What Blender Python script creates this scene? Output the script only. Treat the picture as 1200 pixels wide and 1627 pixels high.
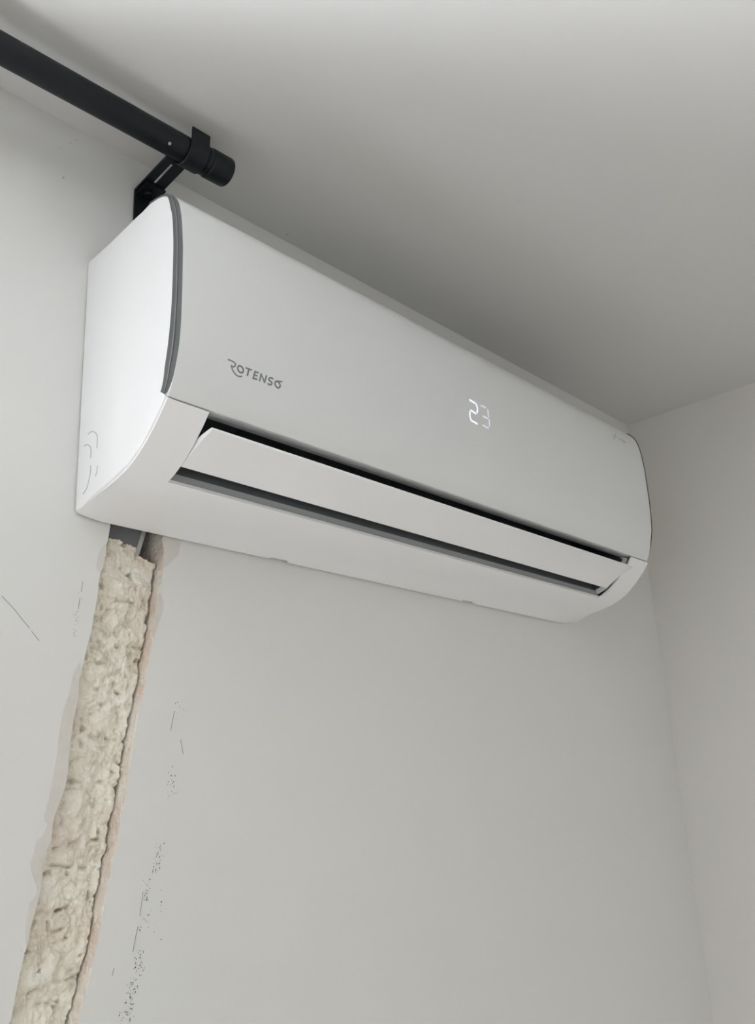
import bpy, bmesh, math, random
import numpy as np
from mathutils import Vector, Matrix, noise

for o in list(bpy.data.objects):
    bpy.data.objects.remove(o, do_unlink=True)
SC = bpy.context.scene
COL = SC.collection
ZC = 1.75                      # camera height above the floor; all heights below are given relative to it

# ---------------------------------------------------------------- camera
cam_d = bpy.data.cameras.new('camera')
cam = bpy.data.objects.new('camera', cam_d)
COL.objects.link(cam)
Rr = Vector((0.6780390, -0.7333868, -0.0490598))
Ru = Vector((-0.2016420, -0.2497787, 0.9470750))
Rf = Vector((0.7068264, 0.6322613, 0.3172413))
m = Matrix((Rr, Ru, -Rf)).transposed().to_4x4()
m.translation = Vector((0, -0.8, ZC))
cam.matrix_world = m
cam_d.sensor_fit = 'VERTICAL'
cam_d.sensor_height = 36.0
cam_d.lens = 1518.29 / 1627 * 36.0
cam_d.clip_start = 0.02
SC.camera = cam

# ---------------------------------------------------------------- view, sky, light
SC.view_settings.view_transform = 'Standard'
SC.view_settings.look = 'None'
SC.view_settings.gamma = 1
SC.view_settings.use_curve_mapping = False
SC.view_settings.exposure = 0.0

world = bpy.data.worlds.new('world')
SC.world = world
world.use_nodes = True
bg = world.node_tree.nodes['Background']
bg.inputs[0].default_value = (0.75, 0.87, 1.0, 1)
bg.inputs[1].default_value = 0.4

def area(name, loc, rot, sx, sy, power, color):
    l = bpy.data.lights.new(name, 'AREA')
    l.shape = 'RECTANGLE'; l.size = sx; l.size_y = sy; l.energy = power; l.color = color
    o = bpy.data.objects.new(name, l); COL.objects.link(o)
    o.location = loc; o.rotation_euler = rot
    return o
# daylight outside the window in the wall of the air conditioner (opening left of the frame)
WX0, WX1, WZ0, WZ1 = -1.05, 0.16, -0.95, 0.52
WMX = (WX0 + WX1) / 2
area('daylight_low', (0.08, 0.26, ZC - 0.74), (-math.pi / 2 - 0.3, 0, 0), 0.55, 0.5, 160.0, (0.90, 0.945, 1.0))      # glow of the bright ground outside
area('daylight_wide', (0.0, 0.40, ZC - 0.6), (-math.pi / 2 - 0.2, 0, 0), 1.2, 0.8, 36.0, (0.91, 0.95, 1.0))
area('fill_light_door', (-2.84, -1.6, ZC - 0.7), (0, -math.pi / 2, 0), 2.0, 1.8, 19.0, (0.90, 0.95, 1.0))          # fill light, shining through an added unseen door in the left wall
area('daylight_sky', (-0.2, 0.60, ZC + 0.6), (-math.pi / 2 + 1.2, 0, 0), 1.2, 1.2, 165.0, (0.985, 0.94, 0.965))         # high daylight falling on the floor

# ---------------------------------------------------------------- helpers
def P(x, d, z):
    """x along the wall, d metres out of the wall, z relative to the camera height"""
    return Vector((x, -d, z + ZC))

def link(name, bm, mat, parent=None, smooth=True, angle=35, kind=None):
    me = bpy.data.meshes.new(name)
    bmesh.ops.recalc_face_normals(bm, faces=bm.faces)
    if parent is not None:
        L = parent.matrix_world.translation if False else world_loc(parent)
        bmesh.ops.translate(bm, verts=bm.verts, vec=-L)
    if smooth:
        for f in bm.faces: f.smooth = True
        for e in bm.edges:
            if len(e.link_faces) != 2 or e.calc_face_angle(0) > math.radians(angle):
                e.smooth = False
    bm.to_mesh(me); bm.free()
    o = bpy.data.objects.new(name, me); COL.objects.link(o)
    for mm in (mat if isinstance(mat, (list, tuple)) else [mat]):
        me.materials.append(mm)
    if parent is not None: o.parent = parent
    if kind: o['kind'] = kind
    return o

def world_loc(o):
    v = Vector((0, 0, 0))
    while o is not None:
        v += o.location; o = o.parent
    return v

def thing(name, label, cat, loc, group=None):
    o = bpy.data.objects.new(name, None); COL.objects.link(o)
    o.empty_display_size = 0.05
    o.location = loc; o['label'] = label; o['category'] = cat
    if group: o['group'] = group
    return o

def smooth_path(pts, n):
    """centripetal-ish Catmull-Rom through pts, resampled to n points evenly by length"""
    p = [Vector(q) for q in pts]
    p = [p[0] * 2 - p[1]] + p + [p[-1] * 2 - p[-2]]
    out = []
    for i in range(1, len(p) - 2):
        for k in range(12):
            t = k / 12
            out.append(0.5 * ((2 * p[i]) + (-p[i-1] + p[i+1]) * t + (2*p[i-1] - 5*p[i] + 4*p[i+1] - p[i+2]) * t*t
                              + (-p[i-1] + 3*p[i] - 3*p[i+1] + p[i+2]) * t*t*t))
    out.append(p[-2])
    L = [0]
    for a, b in zip(out, out[1:]): L.append(L[-1] + (b - a).length)
    res = []
    for k in range(n):
        s = L[-1] * k / (n - 1)
        j = max(0, min(len(L) - 2, int(np.searchsorted(L, s)) - 1))
        w = 0 if L[j+1] == L[j] else (s - L[j]) / (L[j+1] - L[j])
        res.append(out[j].lerp(out[j+1], w))
    return res

def box(bm, x0, x1, y0, y1, z0, z1):
    v = [bm.verts.new((x, y, z)) for x in (x0, x1) for y in (y0, y1) for z in (z0, z1)]
    for f in ((0,1,3,2), (4,6,7,5), (0,4,5,1), (2,3,7,6), (0,2,6,4), (1,5,7,3)):
        bm.faces.new([v[i] for i in f])
    return v

def bevel_mod(o, w, seg=2, ang=40):
    b = o.modifiers.new('bevel', 'BEVEL'); b.width = w; b.segments = seg
    b.limit_method = 'ANGLE'; b.angle_limit = math.radians(ang)

def ribbon(bm, pts, half, nrm, thick):
    """flat stroke: pts 3-D, nrm outward normal per point, raised by thick"""
    rows = []
    n = len(pts)
    for i in range(n):
        a = pts[max(0, i-1)]; b = pts[min(n-1, i+1)]
        t = (b - a).normalized(); s = nrm[i].cross(t).normalized() * half
        c0 = pts[i]
        ext = t * (half * 0.6) * (-1 if i == 0 else 1 if i == n-1 else 0)
        rows.append([bm.verts.new(c0 - s + ext - nrm[i]*0.0003), bm.verts.new(c0 - s + ext + nrm[i]*thick),
                     bm.verts.new(c0 + s + ext + nrm[i]*thick), bm.verts.new(c0 + s + ext - nrm[i]*0.0003)])
    for r0, r1 in zip(rows, rows[1:]):
        for k in range(4):
            bm.faces.new((r0[k], r0[(k+1) % 4], r1[(k+1) % 4], r1[k]))
    bm.faces.new(rows[0]); bm.faces.new(rows[-1][::-1])

def tube(bm, a, b, r, seg=40, caps=True, r2=None):
    a = Vector(a); b = Vector(b); t = (b - a).normalized()
    u = t.orthogonal().normalized(); v = t.cross(u)
    r2 = r if r2 is None else r2
    R0 = []; R1 = []
    for k in range(seg):
        an = 2 * math.pi * k / seg; dd = u * math.cos(an) + v * math.sin(an)
        R0.append(bm.verts.new(a + dd * r)); R1.append(bm.verts.new(b + dd * r2))
    for k in range(seg):
        bm.faces.new((R0[k], R0[(k+1) % seg], R1[(k+1) % seg], R1[k]))
    if caps: bm.faces.new(R0[::-1]); bm.faces.new(R1)

def lathe(bm, a, axis, prof, seg=48):
    """prof: list of (distance along axis, radius)"""
    a = Vector(a); t = Vector(axis).normalized(); u = t.orthogonal().normalized(); v = t.cross(u)
    rings = []
    for s, r in prof:
        if r <= 1e-6: rings.append([bm.verts.new(a + t * s)])
        else: rings.append([bm.verts.new(a + t*s + (u*math.cos(2*math.pi*k/seg) + v*math.sin(2*math.pi*k/seg)) * r) for k in range(seg)])
    for r0, r1 in zip(rings, rings[1:]):
        for k in range(seg):
            if len(r0) == 1 and len(r1) > 1: bm.faces.new((r0[0], r1[k], r1[(k+1) % seg]))
            elif len(r1) == 1: bm.faces.new((r0[k], r0[(k+1) % seg], r1[0]))
            else: bm.faces.new((r0[k], r0[(k+1) % seg], r1[(k+1) % seg], r1[k]))

# ---------------------------------------------------------------- materials
def mat(name, color, rough=0.5, spec=0.5, bump=None, mottle=None, metal=0.0, coat=0.0):
    """bump: (scale, strength, distance); mottle: (scale, color2, contrast)"""
    M = bpy.data.materials.new(name); M.use_nodes = True
    nt = M.node_tree; b = nt.nodes['Principled BSDF']
    b.inputs['Base Color'].default_value = (*color, 1)
    b.inputs['Roughness'].default_value = rough
    b.inputs['Specular IOR Level'].default_value = spec
    b.inputs['Metallic'].default_value = metal
    b.inputs['Coat Weight'].default_value = coat
    tc = nt.nodes.new('ShaderNodeTexCoord')
    if mottle:
        n = nt.nodes.new('ShaderNodeTexNoise'); n.inputs['Scale'].default_value = mottle[0]
        n.inputs['Detail'].default_value = 6; n.inputs['Roughness'].default_value = 0.6
        nt.links.new(tc.outputs['Object'], n.inputs['Vector'])
        r = nt.nodes.new('ShaderNodeValToRGB')
        r.color_ramp.elements[0].position = 0.5 - mottle[2]; r.color_ramp.elements[1].position = 0.5 + mottle[2]
        r.color_ramp.elements[0].color = (*color, 1); r.color_ramp.elements[1].color = (*mottle[1], 1)
        nt.links.new(n.outputs['Fac'], r.inputs['Fac']); nt.links.new(r.outputs['Color'], b.inputs['Base Color'])
    if bump:
        n2 = nt.nodes.new('ShaderNodeTexNoise'); n2.inputs['Scale'].default_value = bump[0]
        n2.inputs['Detail'].default_value = 5
        nt.links.new(tc.outputs['Object'], n2.inputs['Vector'])
        bp = nt.nodes.new('ShaderNodeBump'); bp.inputs['Strength'].default_value = bump[1]; bp.inputs['Distance'].default_value = bump[2]
        nt.links.new(n2.outputs['Fac'], bp.inputs['Height']); nt.links.new(bp.outputs['Normal'], b.inputs['Normal'])
    return M

def emis(name, color, s):
    M = bpy.data.materials.new(name); M.use_nodes = True
    b = M.node_tree.nodes['Principled BSDF']
    b.inputs['Base Color'].default_value = (*color, 1)
    b.inputs['Emission Color'].default_value = (*color, 1); b.inputs['Emission Strength'].default_value = s
    return M

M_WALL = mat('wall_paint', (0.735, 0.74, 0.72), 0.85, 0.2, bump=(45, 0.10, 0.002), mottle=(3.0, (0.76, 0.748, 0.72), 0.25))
M_WALL_DIM = mat('wall_paint_dimmed', (0.69, 0.67, 0.635), 0.85, 0.2, bump=(45, 0.10, 0.002), mottle=(3.0, (0.71, 0.685, 0.645), 0.25))  # wall paint again, the right wall's weaker light put into a darker colour
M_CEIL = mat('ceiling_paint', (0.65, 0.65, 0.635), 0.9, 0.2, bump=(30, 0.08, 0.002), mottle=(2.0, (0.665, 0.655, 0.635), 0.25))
M_FLOOR = mat('pale_floor', (0.66, 0.62, 0.56), 0.5, 0.4, mottle=(6, (0.60, 0.56, 0.50), 0.2))
M_WHITE = mat('white_plastic', (0.86, 0.86, 0.86), 0.38, 0.45)
M_PANEL = mat('panel_plastic', (0.735, 0.745, 0.74), 0.34, 0.5)
M_TRIM = mat('grey_trim', (0.105, 0.11, 0.108), 0.42, 0.4)
M_TRIM2 = mat('light_trim_ridge', (0.21, 0.215, 0.215), 0.4, 0.4)
M_DARK = mat('dark_duct', (0.060, 0.070, 0.075), 0.6, 0.3)
M_DGREY = mat('vane_grey', (0.06, 0.068, 0.074), 0.5, 0.3)
M_LIP = mat('duct_lip', (0.60, 0.61, 0.61), 0.5, 0.3)
M_THROAT_SHADE = mat('throat_shade', (0.17, 0.185, 0.19), 0.5, 0.3)  # lip plastic falling into shade, the darkening put into the colour
M_LOGO = mat('logo_grey', (0.20, 0.215, 0.22), 0.4, 0.5)
M_BLACK = mat('black_metal', (0.0035, 0.0060, 0.0085), 0.45, 0.32, bump=(400, 0.05, 0.0005))
M_SCREW = mat('steel', (0.5, 0.5, 0.5), 0.3, 0.5, metal=1.0)
M_DUCT = mat('grey_pvc', (0.30, 0.30, 0.315), 0.5, 0.3)
M_HOLE = mat('brick_dark', (0.22, 0.16, 0.12), 0.95, 0.1, bump=(60, 0.5, 0.01))
M_PINK = mat('plaster_edge', (0.80, 0.66, 0.56), 0.95, 0.1, bump=(190, 0.9, 0.004), mottle=(34, (0.88, 0.83, 0.74), 0.12))
M_SKIM = mat('skim_smear', (0.65, 0.615, 0.565), 0.95, 0.1, bump=(120, 0.35, 0.002), mottle=(35, (0.72, 0.69, 0.645), 0.2))
M_PENCIL = mat('pencil_mark', (0.13, 0.13, 0.135), 0.9, 0.1)
M_LINE = mat('faint_pencil', (0.36, 0.36, 0.36), 0.9, 0.1)
M_DIGIT = emis('led_bright', (0.80, 0.84, 1.0), 0.78)
M_DIGIT2 = emis('led_dim', (0.66, 0.70, 0.78), 0.55)
M_MARK = mat('mark_grey', (0.46, 0.47, 0.47), 0.4, 0.5)

def mortar_mat():
    M = mat('mortar', (0.56, 0.50, 0.39), 0.95, 0.1)
    nt = M.node_tree; b = nt.nodes['Principled BSDF']
    tc = nt.nodes.new('ShaderNodeTexCoord')
    n1 = nt.nodes.new('ShaderNodeTexNoise'); n1.inputs['Scale'].default_value = 42; n1.inputs['Detail'].default_value = 8; n1.inputs['Roughness'].default_value = 0.65
    n1.inputs['Distortion'].default_value = 1.2
    nt.links.new(tc.outputs['Object'], n1.inputs['Vector'])
    r = nt.nodes.new('ShaderNodeValToRGB')
    e = r.color_ramp.elements
    e[0].position = 0.30; e[0].color = (0.54, 0.485, 0.39, 1)
    e[1].position = 0.70; e[1].color = (0.95, 0.93, 0.88, 1)
    for pos, c in ((0.46, (0.82, 0.77, 0.655, 1)), (0.60, (0.87, 0.83, 0.73, 1))):
        k = e.new(pos); k.color = c
    nt.links.new(n1.outputs['Fac'], r.inputs['Fac'])
    v = nt.nodes.new('ShaderNodeTexNoise'); v.inputs['Scale'].default_value = 15; v.inputs['Detail'].default_value = 2
    nt.links.new(tc.outputs['Object'], v.inputs['Vector'])
    r2 = nt.nodes.new('ShaderNodeValToRGB')
    r2.color_ramp.elements[0].position = 0.52; r2.color_ramp.elements[0].color = (0, 0, 0, 1)
    r2.color_ramp.elements[1].position = 0.72; r2.color_ramp.elements[1].color = (0.6, 0.6, 0.6, 1)
    nt.links.new(v.outputs['Fac'], r2.inputs['Fac'])
    mx = nt.nodes.new('ShaderNodeMixRGB'); mx.inputs[2].default_value = (0.66, 0.52, 0.43, 1)
    nt.links.new(r2.outputs['Color'], mx.inputs[0]); nt.links.new(r.outputs['Color'], mx.inputs[1])
    nt.links.new(mx.outputs[0], b.inputs['Base Color'])
    n2 = nt.nodes.new('ShaderNodeTexNoise'); n2.inputs['Scale'].default_value = 210; n2.inputs['Detail'].default_value = 6
    nt.links.new(tc.outputs['Object'], n2.inputs['Vector'])
    bp = nt.nodes.new('ShaderNodeBump'); bp.inputs['Strength'].default_value = 0.55; bp.inputs['Distance'].default_value = 0.003
    nt.links.new(n2.outputs['Fac'], bp.inputs['Height']); nt.links.new(bp.outputs['Normal'], b.inputs['Normal'])
    return M
M_MORTAR = mortar_mat()

def glass_mat():
    M = bpy.data.materials.new('window_glass'); M.use_nodes = True
    nt = M.node_tree; nt.nodes.clear()
    o = nt.nodes.new('ShaderNodeOutputMaterial'); mx = nt.nodes.new('ShaderNodeMixShader')
    t = nt.nodes.new('ShaderNodeBsdfTransparent'); g = nt.nodes.new('ShaderNodeBsdfGlossy')
    g.inputs['Roughness'].default_value = 0.02; mx.inputs[0].default_value = 0.06
    nt.links.new(t.outputs[0], mx.inputs[1]); nt.links.new(g.outputs[0], mx.inputs[2]); nt.links.new(mx.outputs[0], o.inputs[0])
    return M
M_GLASS = glass_mat()
GL = ((0.4946,0.3011),(0.4932,0.29),(0.49,0.2751),(0.4876,0.2571),(0.4845,0.2439),(0.484,0.2278),(0.4811,0.2104),(0.4789,0.1934),(0.4754,0.1787),(0.4726,0.1643),(0.4688,0.1457),(0.4691,0.1435),(0.4677,0.1239),(0.4653,0.1102),(0.4616,0.0866),(0.459,0.0679),(0.4563,0.0517),(0.4516,0.04),(0.4498,0.0201),(0.4469,0.0017),(0.4447,-0.0066),(0.4416,-0.0103),(0.4407,-0.034),(0.4375,-0.0484),(0.4351,-0.064),(0.433,-0.0745),(0.4309,-0.0837),(0.4269,-0.1031),(0.4248,-0.1188),(0.4229,-0.1299))
GR = ((0.56,0.3003),(0.5599,0.2753),(0.5575,0.2577),(0.5544,0.2414),(0.5531,0.2137),(0.5495,0.1956),(0.5441,0.172),(0.5409,0.1464),(0.5397,0.1433),(0.5346,0.1218),(0.5306,0.0955),(0.5265,0.0745),(0.5245,0.0561),(0.5218,0.037),(0.5184,0.0226),(0.5161,-0.0014),(0.5112,-0.0127),(0.5079,-0.0298),(0.5036,-0.0555),(0.4999,-0.0768),(0.4974,-0.0878),(0.4924,-0.1094),(0.4855,-0.1338))
PATCH = (((0.49098,0.28183),(0.48548,0.2755),(0.48272,0.26679),(0.48186,0.25849),(0.48403,0.25304),(0.48828,0.25723),(0.4908,0.27174)),((0.46967,0.15756),(0.46332,0.15527),(0.45939,0.1348),(0.45413,0.11749),(0.45117,0.0951),(0.45035,0.07865),(0.44688,0.05705),(0.44524,0.04537),(0.44501,0.03067),(0.44806,0.02017),(0.46059,0.0517),(0.46328,0.08997)),((0.45518,0.05011),(0.45218,0.04958),(0.44763,0.04536),(0.44341,0.03697),(0.44218,0.02864),(0.44319,0.02238),(0.44569,0.02024),(0.44049,0.0101),(0.43735,0.00512),(0.44809,0.0016),(0.45045,0.02011),(0.45218,0.04002)),((0.43709,0.00895),(0.43418,-0.00108),(0.43184,-0.0085),(0.43317,-0.01732),(0.43905,-0.03013),(0.43876,-0.03629),(0.43351,-0.04201),(0.43139,-0.05155),(0.43103,-0.06595),(0.43304,-0.07451),(0.43613,-0.05925),(0.44163,-0.03651),(0.44451,-0.0041),(0.44882,0.00851)),((0.57966,0.30211),(0.57833,0.29486),(0.57701,0.28703),(0.56846,0.278),(0.56145,0.27061),(0.55854,0.27259),(0.55886,0.28755),(0.55633,0.30211),(0.56783,0.30495)),((0.55514,0.24151),(0.55923,0.23605),(0.55991,0.23132),(0.55852,0.22034),(0.5533,0.20782),(0.55018,0.19689),(0.5495,0.19681),(0.55093,0.21818),(0.55273,0.23754)))
SPECK = ((0.5698,0.0647,0.0006),(0.5728,0.0532,0.00072),(0.5736,0.0579,0.00054),(0.569,0.046,0.00038),(0.5748,0.0546,0.00067),(0.5771,0.0506,0.0006),(0.5782,0.0619,0.00054),(0.576,0.0521,0.00076),(0.5731,0.062,0.00077),(0.5746,0.0444,0.00041),(0.5699,0.0412,0.00045),(0.5699,0.0561,0.00059),(0.5759,0.0562,0.00076),(0.5776,0.0458,0.00038),(0.5795,0.0464,0.00058),(0.5741,0.0471,0.00059),(0.5778,0.0617,0.00079),(0.5738,0.0699,0.00038),(0.573,0.0664,0.00032),(0.5769,0.0529,0.00047),(0.5768,0.0451,0.0008),(0.5759,0.0613,0.00032),(0.5693,0.0639,0.00038),(0.5747,0.0705,0.00078),(0.5711,0.043,0.00056),(0.5693,0.054,0.00061),(0.5544,-0.0247,0.00066),(0.5583,-0.0115,0.00056),(0.5627,-0.0154,0.00059),(0.5581,0.0001,0.00033),(0.5552,-0.0174,0.00048),(0.5587,-0.0188,0.00033),(0.5611,-0.0182,0.00053),(0.5584,-0.0176,0.00046),(0.5584,-0.0097,0.00049),(0.562,-0.0213,0.00067),(0.5615,-0.0121,0.00042),(0.5568,-0.0068,0.00035),(0.5579,-0.012,0.00052),(0.5591,-0.0242,0.00063),(0.5558,-0.0238,0.00036),(0.5619,-0.0176,0.00072),(0.5599,-0.0088,0.00062),(0.5574,-0.0223,0.00045),(0.558,-0.0228,0.00051),(0.555,-0.0136,0.00038),(0.5666,-0.0002,0.00079),(0.5664,-0.0114,0.00041),(0.5606,-0.0181,0.00056),(0.5595,-0.0095,0.00033),(0.5584,-0.019,0.00032),(0.5553,-0.0204,0.00075),(0.5572,-0.0238,0.00067),(0.5596,-0.0078,0.00056),(0.5639,-0.011,0.00047),(0.5627,-0.0062,0.00069),(0.5616,-0.0121,0.00071),(0.5623,-0.0019,0.0007),(0.562,-0.0224,0.00073),(0.5608,-0.0037,0.00056),(0.5555,-0.0122,0.0003),(0.5621,-0.0032,0.00033),(0.5578,-0.0253,0.00055),(0.5595,-0.0106,0.00062),(0.5584,-0.0169,0.00046),(0.5567,-0.0032,0.00049),(0.5622,-0.0047,0.0006),(0.5547,-0.0228,0.00061),(0.5471,-0.0427,0.00065),(0.5479,-0.0394,0.00042),(0.5482,-0.0432,0.00051),(0.5522,-0.039,0.00049),(0.5485,-0.0472,0.00053),(0.5509,-0.031,0.00074),(0.5465,-0.0446,0.00058),(0.5496,-0.0325,0.00037),(0.5491,-0.0471,0.00035),(0.5484,-0.0485,0.00072),(0.5514,-0.0312,0.00072),(0.5448,-0.0475,0.00032),(0.545,-0.0463,0.00035),(0.549,-0.0463,0.00046),(0.5492,-0.0431,0.00039),(0.5467,-0.0346,0.0005),(0.5475,-0.0406,0.00051),(0.5444,-0.0317,0.00051),(0.55,-0.0487,0.00068),(0.546,-0.0452,0.00062),(0.5487,-0.049,0.00067),(0.5459,-0.0483,0.00066),(0.5494,-0.0359,0.00059),(0.5496,-0.0408,0.00078),(0.5485,-0.0362,0.00073),(0.5483,-0.0455,0.00031),(0.5479,-0.0663,0.00048),(0.5512,-0.0621,0.0008),(0.5457,-0.0644,0.00072),(0.5433,-0.0709,0.00066),(0.5421,-0.0735,0.00078),(0.5506,-0.0668,0.00066),(0.5581,-0.0694,0.00042),(0.5513,-0.0615,0.00065),(0.5511,-0.0722,0.00073),(0.5441,-0.0634,0.00034),(0.5539,-0.0578,0.00048),(0.5493,-0.0674,0.00047),(0.547,-0.0648,0.00059),(0.5432,-0.0752,0.00036),(0.5498,-0.0613,0.00074),(0.5574,-0.0767,0.00049),(0.5419,-0.1049,0.00064),(0.5432,-0.1028,0.00068),(0.539,-0.108,0.00036),(0.54,-0.1022,0.00064),(0.5448,-0.1044,0.00062),(0.5461,-0.0914,0.00036),(0.543,-0.1107,0.00066),(0.5381,-0.1014,0.00053),(0.5432,-0.0965,0.00066),(0.5367,-0.1045,0.00048),(0.5376,-0.0962,0.00032),(0.5432,-0.1035,0.00048),(0.5393,-0.0971,0.00069),(0.5437,-0.0964,0.00044),(0.5467,-0.0926,0.00066),(0.5437,-0.0942,0.00067),(0.5415,-0.105,0.00037),(0.5443,-0.1001,0.00058),(0.5425,-0.0957,0.00032),(0.5479,-0.1052,0.00049),(0.5387,-0.1002,0.00079),(0.5403,-0.1072,0.00054),(0.5426,-0.1027,0.00069),(0.5383,-0.1036,0.00053),(0.5415,-0.0926,0.00055),(0.5384,-0.1039,0.00078),(0.5452,-0.1111,0.00061),(0.5406,-0.0897,0.00034),(0.5455,-0.1013,0.00074),(0.5466,-0.1075,0.0006),(0.5399,-0.1067,0.00047),(0.5476,-0.1064,0.00052),(0.5403,-0.1058,0.00032),(0.5428,-0.0907,0.00055),(0.5388,-0.104,0.00062),(0.5372,-0.0956,0.0005),(0.5466,-0.0914,0.00048),(0.5384,-0.0965,0.00041),(0.5435,-0.0906,0.00037),(0.5438,-0.1008,0.00039),(0.5348,-0.1271,0.00036),(0.5351,-0.1185,0.00031),(0.53,-0.1289,0.00033),(0.5339,-0.1268,0.00078),(0.539,-0.1218,0.00038),(0.5323,-0.1343,0.00033),(0.532,-0.1396,0.00053),(0.5313,-0.1444,0.00043),(0.5304,-0.1385,0.00035),(0.5372,-0.1359,0.0003),(0.5391,-0.1146,0.00032),(0.5331,-0.1115,0.0004),(0.5262,-0.1442,0.00076),(0.5347,-0.1444,0.0006),(0.5343,-0.1449,0.00072),(0.5345,-0.1174,0.00064),(0.5345,-0.1459,0.00067),(0.5255,-0.1383,0.00048),(0.5352,-0.1298,0.00054),(0.5381,-0.1246,0.0006),(0.5301,-0.1373,0.00038),(0.5365,-0.1373,0.00068),(0.535,-0.1364,0.00072),(0.5378,-0.133,0.00052),(0.5318,-0.141,0.00049),(0.5306,-0.1167,0.00035),(0.5345,-0.1327,0.00062),(0.5375,-0.1216,0.00062),(0.5357,-0.1331,0.00078),(0.5327,-0.1194,0.00069),(0.5342,-0.1316,0.00039),(0.5416,-0.1211,0.00036),(0.5395,-0.1138,0.00075),(0.5347,-0.1158,0.00071),(0.5298,-0.1311,0.00074),(0.5321,-0.1234,0.00036),(0.5275,-0.1382,0.0004),(0.5285,-0.131,0.00034),(0.5337,-0.1246,0.00058),(0.5287,-0.1377,0.0006),(0.5298,-0.1234,0.00047),(0.5362,-0.1284,0.00038),(0.5309,-0.1403,0.00079),(0.5369,-0.1332,0.00051),(0.5384,-0.1429,0.00054),(0.5236,-0.14,0.00076),(0.5372,-0.1228,0.00035),(0.5318,-0.1385,0.00062),(0.5372,-0.113,0.00052),(0.5345,-0.1221,0.00044),(0.5358,-0.1178,0.00034),(0.5367,-0.1158,0.00079),(0.534,-0.1443,0.00038),(0.5313,-0.1235,0.00057),(0.5364,-0.1244,0.00053),(0.5331,-0.141,0.00042),(0.5342,-0.1399,0.00057),(0.5341,-0.1316,0.0004),(0.524,-0.138,0.00069),(0.5339,-0.1454,0.00031),(0.5337,-0.128,0.00057),(0.536,-0.117,0.0007),(0.5343,-0.1276,0.00051),(0.5299,-0.1305,0.0007),(0.5394,-0.1238,0.00069),(0.5356,-0.1289,0.00044),(0.541,-0.1195,0.00075),(0.5275,-0.1424,0.00076),(0.5298,-0.1385,0.00056),(0.5384,-0.1211,0.0008),(0.5819,0.1279,0.00053),(0.5789,0.123,0.00038),(0.5792,0.1329,0.00073),(0.5903,0.1257,0.00032),(0.5811,0.129,0.00044),(0.5867,0.1268,0.00063),(0.5764,0.1318,0.00078),(0.5874,0.1236,0.00039),(0.5648,-0.0545,0.00061),(0.5654,-0.0836,0.00066),(0.5648,-0.0516,0.00089),(0.5644,-0.0414,0.00053),(0.5645,-0.0598,0.00075),(0.421,0.6772,0.00098),(0.4202,0.6753,0.00071),(0.4265,0.7248,0.00078),(0.4133,0.7104,0.0008),(0.4274,0.7297,0.00033),(0.4321,0.7316,0.00071),(0.4438,-0.0958,0.00057),(0.4317,-0.0802,0.00079),(0.4288,-0.0767,0.00036),(0.4287,-0.0778,0.0004),(0.4463,-0.0968,0.00042),(0.4337,-0.0782,0.00065),(1.3126,0.1564,0.00077),(0.4597,0.1929,0.00046),(0.4599,0.2071,0.00036),(0.4639,0.2007,0.00035),(0.4608,0.1866,0.00038),(0.4678,0.2232,0.00042),(0.4609,0.1887,0.00056),(0.463,0.1921,0.00046),(0.4625,0.1917,0.00043),(0.4637,0.2294,0.00045),(0.4625,0.2101,0.00048),(0.4627,0.1867,0.00055),(0.4646,0.2184,0.00034),(0.4617,0.204,0.00049),(0.465,0.219,0.00044),(0.4643,0.2053,0.00046),(0.462,0.2071,0.00043),(0.4609,0.1904,0.00056),(0.4641,0.2113,0.00036),(0.4627,0.202,0.00056),(0.4606,0.1935,0.00045),(0.4615,0.2078,0.00056),(0.4623,0.1984,0.00041))
SCR = (((0.57558,0.124),(0.57353,0.11465),(0.57151,0.10478)),((0.54438,-0.04138),(0.54277,-0.05357),(0.5417,-0.06145)),((0.54001,-0.07026),(0.53768,-0.07944),(0.53546,-0.0906)),((0.38867,0.21494),(0.39937,0.2061),(0.40967,0.19594),(0.41678,0.18932)),((0.41879,0.18668),(0.42665,0.17893)),((0.46714,0.23973),(0.46632,0.23035)),((0.46533,0.22408),(0.46397,0.21293)),((0.58374,0.09667),(0.58704,0.08275)),((0.51659,-0.10161),(0.51495,-0.10742)))
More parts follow.
